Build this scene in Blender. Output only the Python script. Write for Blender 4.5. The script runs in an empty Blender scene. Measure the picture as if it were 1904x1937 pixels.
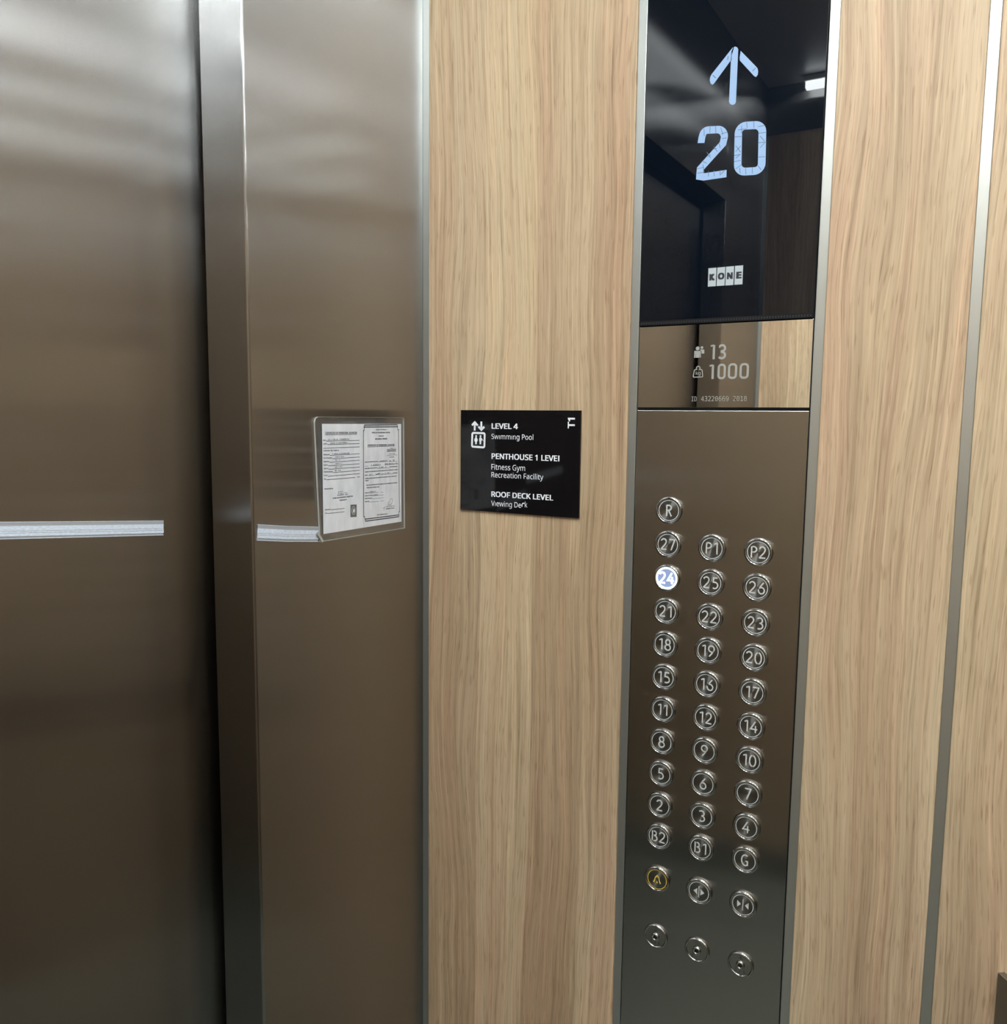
import bpy, bmesh, math, os, random
from mathutils import Vector, Matrix

random.seed(4)
scene = bpy.context.scene
COL = scene.collection
FLOOR = 0.0
EYE = 1.5                                   # camera height above the car floor

# ------------------------------------------------------------------ camera
FPX, PPX, PPY = 1590.19, 952.0, 968.5       # focal length and centre in pixels of a 1904x1937 frame
CAM = Vector((-0.94088, -0.68390, EYE))
RIGHT = Vector((0.5073527, -0.8616760, 0.0103776))
UP = Vector((0.0885986, 0.0641379, 0.9940003))
FWD = Vector((0.8571718, 0.5033893, -0.1088838))
cam_data = bpy.data.cameras.new('camera')
cam_data.sensor_fit = 'HORIZONTAL'
cam_data.sensor_width = 36.0
cam_data.lens = FPX * 36.0 / 1904.0
cam_data.clip_start = 0.01
cam = bpy.data.objects.new('camera', cam_data)
COL.objects.link(cam)
m = Matrix((RIGHT, UP, -FWD)).transposed().to_4x4()
m.translation = CAM
cam.matrix_world = m
scene.camera = cam

# ------------------------------------------------------------------ world, exposure
world = bpy.data.worlds.new('world')
world.use_nodes = True
world.node_tree.nodes['Background'].inputs[0].default_value = (0.0, 0.0, 0.0, 1)
scene.world = world
vs = scene.view_settings
vs.view_transform = 'Standard'
vs.look = 'None'
vs.exposure = 0.10
vs.gamma = 1.0
vs.use_curve_mapping = False
SLOT_POWER = 55.0                           # radiance of the two ceiling light slots
TUBE_POWER = 22.0                           # radiance of the thin side lights
CORNICE_POWER = 11.0                         # radiance of the glowing box added in place of the lit back cornice
LED_COLOR = (0.93, 0.985, 1.0)
scene.cycles.sample_clamp_indirect = 8.0
scene.cycles.max_bounces = 5
scene.cycles.diffuse_bounces = 2
scene.cycles.glossy_bounces = 4
scene.cycles.transparent_max_bounces = 16
scene.cycles.use_adaptive_sampling = True
scene.cycles.adaptive_threshold = 0.03
scene.cycles.adaptive_min_samples = 16

# ------------------------------------------------------------------ car dimensions (metres)
W = 1.80          # side wall to side wall
D = 1.50          # front wall to back wall
OPEN_R, OPEN_L = 0.3063, 1.40      # door opening measured from the right wall
HEAD = 2.10       # top of the door opening
CEIL = 2.38       # top of the wall panels
TOP = 2.52        # ceiling
JAMB = 0.062      # depth of the jamb
DOORY = 0.0725     # face of the door leaves

# ------------------------------------------------------------------ pixel helpers (a pixel gives a direction, the wall gives the distance)
def ray(px, py):
    return FWD + RIGHT * ((px - PPX) / FPX) - UP * ((py - PPY) / FPX)
def on_B(px, py, n=0.0):          # right wall, plane x = -n  -> (u, v): u from the corner, v height
    d = ray(px, py); k = (-n - CAM.x) / d.x; p = CAM + d * k
    return (-p.y, p.z)
def on_A(px, py, n=0.0):          # front wall, plane y = -n -> (u, v): u = x
    d = ray(px, py); k = (-n - CAM.y) / d.y; p = CAM + d * k
    return (p.x, p.z)
ROT_B = Matrix(((0, 0, -1), (-1, 0, 0), (0, 1, 0)))      # columns u=(0,-1,0) v=(0,0,1) n=(-1,0,0)
ROT_A = Matrix(((1, 0, 0), (0, 0, -1), (0, 1, 0)))       # columns u=(1,0,0) v=(0,0,1) n=(0,-1,0)

# ------------------------------------------------------------------ node helpers
def new_mat(name):
    mt = bpy.data.materials.new(name); mt.use_nodes = True
    nt = mt.node_tree
    return mt, nt, nt.nodes['Principled BSDF']
def node(nt, kind, **kw):
    n = nt.nodes.new(kind)
    for k, v in kw.items(): setattr(n, k, v)
    return n
def mth(nt, op, a, b=None, c=None):
    n = node(nt, 'ShaderNodeMath', operation=op)
    for i, v in enumerate((a, b, c)):
        if v is None: continue
        if isinstance(v, (int, float)): n.inputs[i].default_value = v
        else: nt.links.new(v, n.inputs[i])
    return n.outputs[0]
def noise(nt, vec, scale=1.0, detail=2.0, rough=0.5, dist=0.0):
    n = node(nt, 'ShaderNodeTexNoise')
    n.inputs['Scale'].default_value = scale; n.inputs['Detail'].default_value = detail
    n.inputs['Roughness'].default_value = rough; n.inputs['Distortion'].default_value = dist
    nt.links.new(vec, n.inputs['Vector']); return n.outputs['Fac']
def comb(nt, x, y, z):
    n = node(nt, 'ShaderNodeCombineXYZ')
    for i, v in enumerate((x, y, z)):
        if isinstance(v, (int, float)): n.inputs[i].default_value = v
        else: nt.links.new(v, n.inputs[i])
    return n.outputs[0]
def ramp(nt, fac, stops, interp='LINEAR'):
    n = node(nt, 'ShaderNodeValToRGB'); cr = n.color_ramp; cr.interpolation = interp
    while len(cr.elements) < len(stops): cr.elements.new(0.5)
    for e, (p, c) in zip(cr.elements, stops):
        e.position = p; e.color = (*c, 1) if len(c) == 3 else c
    nt.links.new(fac, n.inputs[0]); return n.outputs[0]
def mixc(nt, fac, a, b, mode='MIX'):
    n = node(nt, 'ShaderNodeMix', data_type='RGBA', blend_type=mode)
    for i, v in ((0, fac), (6, a), (7, b)):
        if isinstance(v, (int, float)): n.inputs[i].default_value = v
        elif isinstance(v, tuple): n.inputs[i].default_value = (*v, 1)
        else: nt.links.new(v, n.inputs[i])
    return n.outputs[2]
def bump(nt, bs, h, strength, dist=0.001):
    n = node(nt, 'ShaderNodeBump'); n.inputs['Strength'].default_value = strength
    n.inputs['Distance'].default_value = dist
    nt.links.new(h, n.inputs['Height']); nt.links.new(n.outputs[0], bs.inputs['Normal'])

def plain(name, col, rough=0.5, metal=0.0, spec=0.5, emit=None, power=0.0):
    mt, nt, b = new_mat(name)
    b.inputs['Base Color'].default_value = (*col, 1); b.inputs['Roughness'].default_value = rough
    b.inputs['Metallic'].default_value = metal; b.inputs['Specular IOR Level'].default_value = spec
    if emit:
        b.inputs['Emission Color'].default_value = (*emit, 1); b.inputs['Emission Strength'].default_value = power
    return mt

def brushed(name, col, a_side, a_up, grain=0.05):
    """vertically brushed stainless: reflections stay crisp up-down and smear sideways
    a_side / a_up: microfacet spread across and along the brushing"""
    mt, nt, b = new_mat(name)
    nt.nodes.remove(b)
    g = node(nt, 'ShaderNodeBsdfAnisotropic', distribution='GGX')
    geo = node(nt, 'ShaderNodeNewGeometry')
    g.inputs['Anisotropy'].default_value = 1.0 - math.sqrt(a_up / a_side)
    cr = node(nt, 'ShaderNodeVectorMath', operation='CROSS_PRODUCT')
    nt.links.new(geo.outputs['Normal'], cr.inputs[0]); cr.inputs[1].default_value = (0.012, 0.008, 1)
    c2 = node(nt, 'ShaderNodeVectorMath', operation='CROSS_PRODUCT')      # brushing direction
    nt.links.new(cr.outputs[0], c2.inputs[0]); nt.links.new(geo.outputs['Normal'], c2.inputs[1])
    nt.links.new(c2.outputs[0], g.inputs['Tangent'])
    sep = node(nt, 'ShaderNodeSeparateXYZ'); nt.links.new(geo.outputs['Position'], sep.inputs[0])
    x, y, z = sep.outputs
    h = mth(nt, 'ADD', x, y)
    n1 = noise(nt, comb(nt, mth(nt, 'MULTIPLY', h, 900), 0.0, mth(nt, 'MULTIPLY', z, 45)), 1, 2)
    c = mixc(nt, n1, tuple(v * (1 - grain) for v in col), tuple(min(1, v * (1 + grain)) for v in col))
    nt.links.new(c, g.inputs['Color'])
    r = math.sqrt(math.sqrt(a_up * a_side))
    nt.links.new(mth(nt, 'ADD', mth(nt, 'MULTIPLY', n1, 0.03), r - 0.015), g.inputs['Roughness'])
    nt.links.new(g.outputs[0], nt.nodes['Material Output'].inputs[0])
    return mt

def wood_mat(name):
    mt, nt, b = new_mat(name)
    geo = node(nt, 'ShaderNodeNewGeometry')
    sep = node(nt, 'ShaderNodeSeparateXYZ'); nt.links.new(geo.outputs['Position'], sep.inputs[0])
    x, y, z = sep.outputs
    M = lambda a, k: mth(nt, 'MULTIPLY', a, k)
    xo = M(x, 3.7)
    # slow wander of the grain
    w1 = noise(nt, comb(nt, M(y, 5.0), xo, M(z, 1.3)), 1, 2)
    w2 = noise(nt, comb(nt, M(y, 22.0), xo, M(z, 5.0)), 1, 2)
    yw = mth(nt, 'ADD', y, mth(nt, 'ADD', M(mth(nt, 'SUBTRACT', w1, 0.5), 0.085), M(mth(nt, 'SUBTRACT', w2, 0.5), 0.007)))
    broad = noise(nt, comb(nt, M(yw, 16.0), mth(nt, 'ADD', xo, 21.5), M(z, 0.75)), 1, 3, 0.55)
    ys = mth(nt, 'ADD', y, mth(nt, 'ADD', M(mth(nt, 'SUBTRACT', w1, 0.5), 0.035), M(z, 0.006)))
    idx = mth(nt, 'FLOOR', mth(nt, 'DIVIDE', mth(nt, 'ADD', ys, 0.010), 0.0775))      # glued staves about 78 mm wide
    stave = noise(nt, comb(nt, M(idx, 5.37), mth(nt, 'ADD', xo, 2.0), M(z, 0.55)), 1, 1, 0.4)
    tint = noise(nt, comb(nt, M(yw, 30.0), mth(nt, 'ADD', xo, 9.0), M(z, 1.0)), 1, 3, 0.6)
    streak = noise(nt, comb(nt, M(yw, 170.0), xo, M(z, 2.4)), 1, 3, 0.6)
    fine = noise(nt, comb(nt, M(yw, 540.0), xo, M(z, 7.0)), 1, 2, 0.65)
    pore = noise(nt, comb(nt, M(yw, 700.0), mth(nt, 'ADD', xo, 4.0), M(z, 30.0)), 1, 1, 0.5)
    c = ramp(nt, broad, [(0.30, (0.45, 0.325, 0.206)), (0.47, (0.515, 0.386, 0.250)), (0.62, (0.54, 0.414, 0.275)), (0.75, (0.56, 0.445, 0.305))])
    c = mixc(nt, ramp(nt, tint, [(0.46, (0, 0, 0)), (0.66, (0.75, 0.75, 0.75))]), c, (0.50, 0.330, 0.215))
    c = mixc(nt, 1.0, c, ramp(nt, stave, [(0.36, (0.82, 0.78, 0.74)), (0.50, (0.97, 0.96, 0.95)), (0.64, (1.09, 1.10, 1.07))]), 'MULTIPLY')
    c = mixc(nt, 1.0, c, ramp(nt, streak, [(0.28, (0.70, 0.67, 0.63)), (0.47, (0.97, 0.97, 0.97)), (0.58, (1.03, 1.03, 1.03)), (0.72, (1.24, 1.25, 1.25))]), 'MULTIPLY')
    c = mixc(nt, 1.0, c, ramp(nt, fine, [(0.28, (0.68, 0.65, 0.61)), (0.46, (0.98, 0.98, 0.98)), (0.56, (1.02, 1.02, 1.02)), (0.72, (1.20, 1.20, 1.20))]), 'MULTIPLY')
    c = mixc(nt, 1.0, c, ramp(nt, pore, [(0.30, (0.76, 0.71, 0.66)), (0.40, (1, 1, 1))]), 'MULTIPLY')
    nt.links.new(c, b.inputs['Base Color'])
    b.inputs['Roughness'].default_value = 0.52
    b.inputs['Specular IOR Level'].default_value = 0.35
    return mt

def turned(name, col):
    """lathe-turned button face: fine rings, fan-shaped glints"""
    mt, nt, b = new_mat(name)
    t = node(nt, 'ShaderNodeTangent', direction_type='RADIAL', axis='Z')
    nt.links.new(t.outputs[0], b.inputs['Tangent'])
    b.inputs['Anisotropic'].default_value = 0.9
    b.inputs['Anisotropic Rotation'].default_value = 0.25
    b.inputs['Metallic'].default_value = 1.0
    tc = node(nt, 'ShaderNodeTexCoord')
    ln = node(nt, 'ShaderNodeVectorMath', operation='LENGTH')
    nt.links.new(tc.outputs['Object'], ln.inputs[0])
    n = noise(nt, comb(nt, mth(nt, 'MULTIPLY', ln.outputs['Value'], 5200), 0.0, 0.0), 1, 2)
    nt.links.new(mixc(nt, n, tuple(v * 0.8 for v in col), tuple(v * 1.15 for v in col)), b.inputs['Base Color'])
    b.inputs['Roughness'].default_value = 0.34
    return mt

def paper_mat():
    mt, nt, b = new_mat('certificate_paper')
    tc = node(nt, 'ShaderNodeTexCoord')
    mp = node(nt, 'ShaderNodeMapping'); mp.inputs['Scale'].default_value = (90, 28, 1)
    nt.links.new(tc.outputs['Object'], mp.inputs[0])
    n = noise(nt, mp.outputs[0], 1, 4, 0.6)
    nt.links.new(ramp(nt, n, [(0.3, (0.66, 0.68, 0.72)), (0.7, (0.82, 0.83, 0.86))]), b.inputs['Base Color'])
    b.inputs['Roughness'].default_value = 0.7
    return mt

def film_mat():
    mt, nt, b = new_mat('clear_film')
    nt.nodes.remove(b)
    out = nt.nodes['Material Output']
    tr = node(nt, 'ShaderNodeBsdfTransparent'); tr.inputs[0].default_value = (0.985, 0.985, 0.985, 1)
    gl = node(nt, 'ShaderNodeBsdfGlossy'); gl.inputs['Roughness'].default_value = 0.12
    df = node(nt, 'ShaderNodeBsdfDiffuse'); df.inputs[0].default_value = (0.8, 0.82, 0.8, 1)
    m1 = node(nt, 'ShaderNodeMixShader'); m1.inputs[0].default_value = 0.015
    m2 = node(nt, 'ShaderNodeMixShader'); m2.inputs[0].default_value = 0.02
    nt.links.new(tr.outputs[0], m1.inputs[1]); nt.links.new(df.outputs[0], m1.inputs[2])
    nt.links.new(m1.outputs[0], m2.inputs[1]); nt.links.new(gl.outputs[0], m2.inputs[2])
    nt.links.new(m2.outputs[0], out.inputs[0])
    return mt

def tape_mat():
    mt, nt, b = new_mat('silver_tape')
    tc = node(nt, 'ShaderNodeTexCoord'); sep = node(nt, 'ShaderNodeSeparateXYZ')
    nt.links.new(tc.outputs['Object'], sep.inputs[0])
    n = noise(nt, comb(nt, mth(nt, 'MULTIPLY', sep.outputs[0], 260), mth(nt, 'MULTIPLY', sep.outputs[1], 1500), 0.0), 1, 3)
    nt.links.new(ramp(nt, n, [(0.3, (0.46, 0.52, 0.60)), (0.7, (0.72, 0.78, 0.88))]), b.inputs['Base Color'])
    b.inputs['Roughness'].default_value = 0.35
    return mt

def floor_mat():
    mt, nt, b = new_mat('speckled_vinyl')
    geo = node(nt, 'ShaderNodeNewGeometry')
    n = noise(nt, geo.outputs['Position'], 160, 3)
    nt.links.new(ramp(nt, n, [(0.35, (0.13, 0.14, 0.115)), (0.65, (0.23, 0.24, 0.20))]), b.inputs['Base Color'])
    b.inputs['Roughness'].default_value = 0.35
    return mt

MAT = dict(
    steel=brushed('brushed_steel', (0.375, 0.372, 0.368), 0.24, 0.008),
    steel_panel=brushed('brushed_faceplate_steel', (0.47, 0.466, 0.455), 0.17, 0.007, 0.03),
    wood=wood_mat('oak_laminate'),
    alu=plain('satin_aluminium', (0.50, 0.522, 0.50), 0.38, 0.9),
    mirror=plain('polished_steel', (0.93, 0.92, 0.90), 0.015, 1.0),
    chrome=plain('chrome', (0.48, 0.48, 0.47), 0.10, 1.0),
    disc=turned('turned_steel', (0.30, 0.302, 0.29)),
    etch=plain('etched_grey', (0.58, 0.60, 0.59), 0.55),
    etch_dim=plain('etched_dim_grey', (0.27, 0.27, 0.255), 0.6),
    etch_plate=plain('etched_plate_grey', (0.33, 0.325, 0.305), 0.5),
    etch_yellow=plain('etched_yellow', (0.72, 0.52, 0.08), 0.5),
    mark=plain('black_engraving', (0.015, 0.015, 0.015), 0.5),
    glass=plain('black_glass', (0.003, 0.005, 0.009), 0.012, 0.0, 0.5),
    plastic=plain('black_plastic', (0.005, 0.005, 0.006), 0.55, 0.0, 0.2),
    gap=plain('dark_joint', (0.01, 0.01, 0.012), 0.7),
    led=plain('display_segment', (0.02, 0.03, 0.05), 0.4, emit=(0.43, 0.65, 0.97), power=0.74),
    led_line=plain('display_cell_line', (0.10, 0.17, 0.30), 0.5),
    lit=plain('lit_legend', (0.9, 0.95, 1.0), 0.4, emit=(0.90, 0.97, 1.0), power=2.2),
    lit_face=plain('lit_face', (0.2, 0.25, 0.4), 0.35, emit=(0.27, 0.36, 0.62), power=0.40),
    badge=plain('badge_silver', (0.43, 0.475, 0.50), 0.45),
    badge_ink=plain('badge_ink', (0.012, 0.014, 0.02), 0.5),
    acrylic=plain('black_acrylic', (0.0035, 0.0035, 0.005), 0.06),
    white=plain('white_lettering', (0.85, 0.86, 0.90), 0.5),
    paper=paper_mat(), ink=plain('print_ink', (0.015, 0.016, 0.03), 0.7),
    grey_ink=plain('stamp_grey', (0.10, 0.11, 0.10), 0.7),
    film=film_mat(), weld=plain('film_weld', (0.38, 0.37, 0.34), 0.3),
    tape=tape_mat(), tape_edge=plain('tape_edge', (0.32, 0.33, 0.35), 0.4),
    floor=floor_mat(),
    ceiling=plain('ceiling_steel', (0.66, 0.68, 0.68), 0.40, 0.3),
    dark_wall=plain('added_dark_panel', (0.05, 0.047, 0.044), 0.5),
    back_mirror=plain('mirror_glass', (0.62, 0.63, 0.63), 0.02, 1.0),
    panel_light=plain('panel_diffuser', (0.9, 0.9, 0.9), 0.5, emit=LED_COLOR, power=SLOT_POWER),
    tube_light=plain('tube_diffuser', (0.9, 0.9, 0.9), 0.5, emit=LED_COLOR, power=TUBE_POWER),
    cornice_glow=plain('cornice_glow_face', (0.9, 0.9, 0.9), 0.5, emit=LED_COLOR, power=CORNICE_POWER),
    white_metal=plain('white_cove', (0.72, 0.72, 0.70), 0.5),
)

# ------------------------------------------------------------------ mesh helpers
def link(o, parent=None):
    COL.objects.link(o)
    if parent is not None: o.parent = parent
    return o
def tag(o, label=None, cat=None, group=None, kind=None):
    if label: o['label'] = label
    if cat: o['category'] = cat
    if group: o['group'] = group
    if kind: o['kind'] = kind
    return o
def empty(name, loc=(0, 0, 0), rot=None, parent=None):
    o = bpy.data.objects.new(name, None); o.empty_display_size = 0.05
    mm = rot.to_4x4() if rot else Matrix.Identity(4)
    mm.translation = Vector(loc); o.matrix_basis = mm
    return link(o, parent)
class MB:
    """collects vertices and faces in local (u, v, n)"""
    def __init__(self): self.v = []; self.f = []
    def add(self, vs, fs):
        k = len(self.v); self.v += [tuple(p) for p in vs]; self.f += [tuple(i + k for i in f) for f in fs]; return self
    def box(self, a0, a1, b0, b1, c0, c1):
        vs = [(a, b, c) for c in (c0, c1) for b in (b0, b1) for a in (a0, a1)]
        return self.add(vs, [(0, 2, 3, 1), (4, 5, 7, 6), (0, 1, 5, 4), (2, 6, 7, 3), (0, 4, 6, 2), (1, 3, 7, 5)])
    def prism(self, pts, n0, n1):
        """pts: convex or simple polygon, counter-clockwise in (u, v)"""
        k = len(pts)
        vs = [(p[0], p[1], n0) for p in pts] + [(p[0], p[1], n1) for p in pts]
        return self.add(vs, [tuple(range(k - 1, -1, -1)), tuple(range(k, 2 * k))] + [(i, (i + 1) % k, (i + 1) % k + k, i + k) for i in range(k)])
    def ribbon(self, pts, w, n0, n1, closed=False, rnd=False):
        """flat stroke of width w along a centre line"""
        P = [Vector((p[0], p[1])) for p in pts]
        if len(P) > 1 and closed and (P[0] - P[-1]).length < 1e-9: P.pop()
        k = len(P); L = []; R = []
        for i in range(k):
            a = P[i - 1] if (i > 0 or closed) else None
            c = P[(i + 1) % k] if (i < k - 1 or closed) else None
            d1 = (P[i] - a).normalized() if a is not None else None
            d2 = (c - P[i]).normalized() if c is not None else None
            if d1 is None: d1 = d2
            if d2 is None: d2 = d1
            t = (d1 + d2)
            t = t.normalized() if t.length > 1e-6 else d1
            nrm = Vector((-t.y, t.x)); k2 = max(0.5, nrm.dot(Vector((-d1.y, d1.x))))
            off = nrm * (w / 2 / k2)
            L.append(P[i] + off); R.append(P[i] - off)
        vs = []
        for i in range(k): vs += [(R[i].x, R[i].y, n0), (L[i].x, L[i].y, n0), (L[i].x, L[i].y, n1), (R[i].x, R[i].y, n1)]
        fs = []
        for i in range(k if closed else k - 1):
            a, b = 4 * i, 4 * ((i + 1) % k)
            for j in range(4): fs.append((a + j, a + (j + 1) % 4, b + (j + 1) % 4, b + j))
        if not closed: fs += [(3, 2, 1, 0), tuple(4 * (k - 1) + j for j in range(4))]
        self.add(vs, fs)
        if rnd and not closed:
            for q in (P[0], P[-1]): self.disc(q.x, q.y, w / 2, n0, n1, 14)
        return self
    def disc(self, cu, cv, r, n0, n1, seg=24):
        return self.prism([(cu + r * math.cos(2 * math.pi * i / seg), cv + r * math.sin(2 * math.pi * i / seg)) for i in range(seg)], n0, n1)
    def lathe(self, prof, seg=40, cap_top=False, cap_bot=False):
        vs = []; fs = []; k = len(prof)
        for i in range(seg):
            a = 2 * math.pi * i / seg
            for r, h in prof: vs.append((r * math.cos(a), r * math.sin(a), h))
        for i in range(seg):
            j = (i + 1) % seg
            for q in range(k - 1): fs.append((i * k + q, j * k + q, j * k + q + 1, i * k + q + 1))
        if cap_top: fs.append(tuple(i * k + k - 1 for i in range(seg)))
        if cap_bot: fs.append(tuple(i * k for i in range(seg - 1, -1, -1)))
        return self.add(vs, fs)
    def mesh(self, name, mat, bevel=0.0, smooth=False, seg=2):
        me = bpy.data.meshes.new(name); me.from_pydata(self.v, [], self.f)
        bm = bmesh.new(); bm.from_mesh(me)
        bmesh.ops.recalc_face_normals(bm, faces=bm.faces)
        if bevel: bmesh.ops.bevel(bm, geom=bm.edges[:], offset=bevel, segments=seg, affect='EDGES', profile=0.5)
        bm.to_mesh(me); bm.free()
        if smooth: me.shade_smooth()
        if mat: me.materials.append(MAT[mat] if isinstance(mat, str) else mat)
        return me
    def obj(self, name, mat, parent=None, bevel=0.0, smooth=False, loc=None, seg=2):
        o = bpy.data.objects.new(name, self.mesh(name, mat, bevel, smooth, seg))
        if loc is not None: o.location = loc
        return link(o, parent)
def smooth_by_angle(o, ang=0.6):
    me = o.data; me.shade_smooth()
    bm = bmesh.new(); bm.from_mesh(me)
    for e in bm.edges:
        if len(e.link_faces) == 2 and e.calc_face_angle(0) > ang: e.smooth = False
    bm.to_mesh(me); bm.free()

# lettering -----------------------------------------------------------------
_cap = {}
def load_font(fn):                          # a face that ships with Blender; falls back to the built-in one
    try:
        return bpy.data.fonts.load(os.path.join(bpy.utils.resource_path('LOCAL'), 'datafiles', 'fonts', fn))
    except Exception:
        return None
SANS = load_font('NotoSansHebrew-Regular.woff2')
MONO = load_font('DejaVuSansMono.woff2')
def glyphs(text, weight=0.0, font='sans'):
    cu = bpy.data.curves.new('lettering', 'FONT'); cu.body = text
    fnt = SANS if font == 'sans' else MONO if font == 'mono' else None
    if fnt: cu.font = fnt
    cu.size = 1.0; cu.resolution_u = 4
    o = bpy.data.objects.new('lettering', cu); COL.objects.link(o)
    bpy.context.view_layer.update()
    me = bpy.data.meshes.new_from_object(o.evaluated_get(bpy.context.evaluated_depsgraph_get()))
    COL.objects.unlink(o); bpy.data.objects.remove(o); bpy.data.curves.remove(cu)
    vs = [v.co.copy() for v in me.vertices]; fs = [tuple(p.vertices) for p in me.polygons]
    bpy.data.meshes.remove(me)
    if weight > 0.008:                      # heavier faces: overlay slightly shifted outlines
        base, bf = vs, fs; vs, fs = [], []
        for k, (dx, dy) in enumerate(((-1, -.5), (1, -.5), (-1, .5), (1, .5), (0, 0))):
            q = len(vs); vs = vs + [Vector((p.x + dx * weight, p.y + dy * weight, k * 1e-5)) for p in base]
            fs = fs + [tuple(i + q for i in f) for f in bf]
    return vs, fs
def cap_height(weight=0.0, font='sans'):
    if (weight, font) not in _cap: _cap[weight, font] = (lambda v: (min(p.y for p in v), max(p.y for p in v)))(glyphs('H', weight, font)[0])
    return _cap[weight, font]
def text_into(mb, text, u0, u1, v, cap, n, weight=0.0, font='sans'):
    """text from u0 to u1 on baseline v, capital height cap"""
    vs, fs = glyphs(text, weight, font)
    x0 = min(p.x for p in vs); x1 = max(p.x for p in vs); y0, y1 = cap_height(weight, font)
    sx = (u1 - u0) / (x1 - x0); sy = cap / (y1 - y0)
    mb.add([(u0 + (p.x - x0) * sx, v + (p.y - y0) * sy, n + p.z) for p in vs], fs)
    return mb

# ================================================================== THE CAR (setting)
def struct(o, label, cat): return tag(o, label, cat, kind='structure')
b = MB().box(-W - 0.05, 0.05, -D - 0.05, 0.20, -0.04, 0.0)
struct(b.obj('floor', 'floor'), 'speckled grey-green vinyl floor of the lift car', 'floor')

# right wall: oak laminate panels between recessed aluminium joint strips
wr = MB().box(0.014, 0.05, -D, 0.0, 0.0, TOP).obj('wall_right', 'gap')
struct(wr, 'oak laminate side wall with aluminium joint strips and the control panel', 'wall')
WALL_TOP = CEIL
strips = [(0.0, 0.01145), (0.30068, 0.31110), (0.50755, 0.51790), (0.65001, 0.66035), (0.98, 0.9904), (1.30, 1.3104)]
panels = [(0.01145, 0.30068), (0.51790, 0.65001), (0.66035, 0.98), (0.9904, 1.30), (1.3104, D)]
def side_wall(parent, sign, x):
    # sign +1: right wall (faces -x), -1: left wall
    for a, c in panels if sign > 0 else [(0.01145, 0.32), (0.3304, 0.65), (0.6604, 0.98), (0.9904, 1.30), (1.3104, D)]:
        x0, x1 = sorted((x, x + sign * 0.014))
        MB().box(x0, x1, -c, -a, 0.10, WALL_TOP).obj('wood_panel', 'wood', parent, bevel=0.0012)
    for a, c in strips if sign > 0 else [(0.0, 0.01145), (0.32, 0.3304), (0.65, 0.6604), (0.98, 0.9904), (1.30, 1.3104)]:
        x0, x1 = sorted((x + sign * 0.0025, x + sign * 0.014))
        MB().box(x0, x1, -c, -a, 0.10, WALL_TOP).obj('joint_strip', 'alu', parent, bevel=0.0005)
    x0, x1 = sorted((x + sign * 0.002, x + sign * 0.014))
    MB().box(x0, x1, -D, 0.0, 0.0, 0.10).obj('skirting', 'steel', parent, bevel=0.001)
side_wall(wr, 1, 0.0)
wl = MB().box(-W - 0.05, -W - 0.014, -D, 0.0, 0.0, TOP).obj('wall_left', 'gap')
struct(wl, 'oak laminate side wall facing the control panel', 'wall')
side_wall(wl, -1, -W)
wb = MB().box(-W, 0.0, -D - 0.05, -D - 0.012, 0.0, TOP).obj('wall_back', 'gap')
struct(wb, 'back wall with mirror above dark panels added to darken reflections', 'wall')
for k in range(3):
    a = -W + 0.005 + k * (W - 0.01) / 3
    MB().box(a + 0.003, a + (W - 0.01) / 3 - 0.003, -D - 0.012, -D, 0.95, WALL_TOP).obj('mirror_panel', 'back_mirror', wb, bevel=0.0012)
    MB().box(a + 0.003, a + (W - 0.01) / 3 - 0.003, -D - 0.012, -D, 0.0, 0.944).obj('lower_panel', 'dark_wall', wb, bevel=0.0012)  # unseen dark panels, added to darken the lower doors and cut bounce light

# front wall: folded steel returns either side of the doors, transom above
wf = MB().box(-W, 0.0, 0.16, 0.19, 0.0, TOP).obj('wall_front', 'gap')
struct(wf, 'brushed steel front wall with returns and transom around the doors', 'wall')
def return_panel(x_corner, x_edge, z1, parent):
    s = 1 if x_corner > x_edge else -1
    r = 0.0032; pts = [(x_corner, 0.0)]
    for i in range(9):
        a = math.pi / 2 * i / 8
        pts.append((x_edge + s * r - s * r * math.sin(a), r - r * math.cos(a)))
    pts.append((x_edge, JAMB))
    t = 0.0015
    inner = [(p[0], p[1]) for p in pts]
    ins = [(x_corner, t)]
    for i in range(9):
        a = math.pi / 2 * i / 8
        ins.append((x_edge + s * r - s * (r - t) * math.sin(a), r - (r - t) * math.cos(a)))
    ins.append((x_edge + s * t, JAMB))
    k = len(pts); vs = []; fs = []
    for z in (0.0, z1):
        vs += [(p[0], p[1], z) for p in pts] + [(p[0], p[1], z) for p in ins]
    K = 2 * k
    for i in range(k - 1):
        fs.append((i, i + 1, K + i + 1, K + i)); fs.append((k + i, K + k + i, K + k + i + 1, k + i + 1))
        fs.append((i, k + i, k + i + 1, i + 1)); fs.append((K + i, K + i + 1, K + k + i + 1, K + k + i))
    fs.append((k - 1, 2 * k - 1, K + 2 * k - 1, K + k - 1)); fs.append((0, K, K + k, k))
    o = MB().add(vs, fs).obj('return_panel', 'steel', parent)
    smooth_by_angle(o, 0.5)
    return o
return_panel(0.004, -OPEN_R, TOP, wf)
return_panel(-W - 0.004, -OPEN_L, TOP, wf)
MB().box(-OPEN_L + 0.0008, -OPEN_R - 0.0008, 0.0, 0.0015, HEAD, TOP).obj('transom_panel', 'steel', wf)
MB().box(-OPEN_L + 0.0008, -OPEN_R - 0.0008, 0.0016, JAMB, HEAD, HEAD + 0.0015).obj('transom_soffit', 'gap', wf)
MB().box(-OPEN_L - 0.1, -OPEN_R + 0.1, 0.155, 0.16, 0.0, HEAD).obj('shaft_lining', 'gap', wf)

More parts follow.
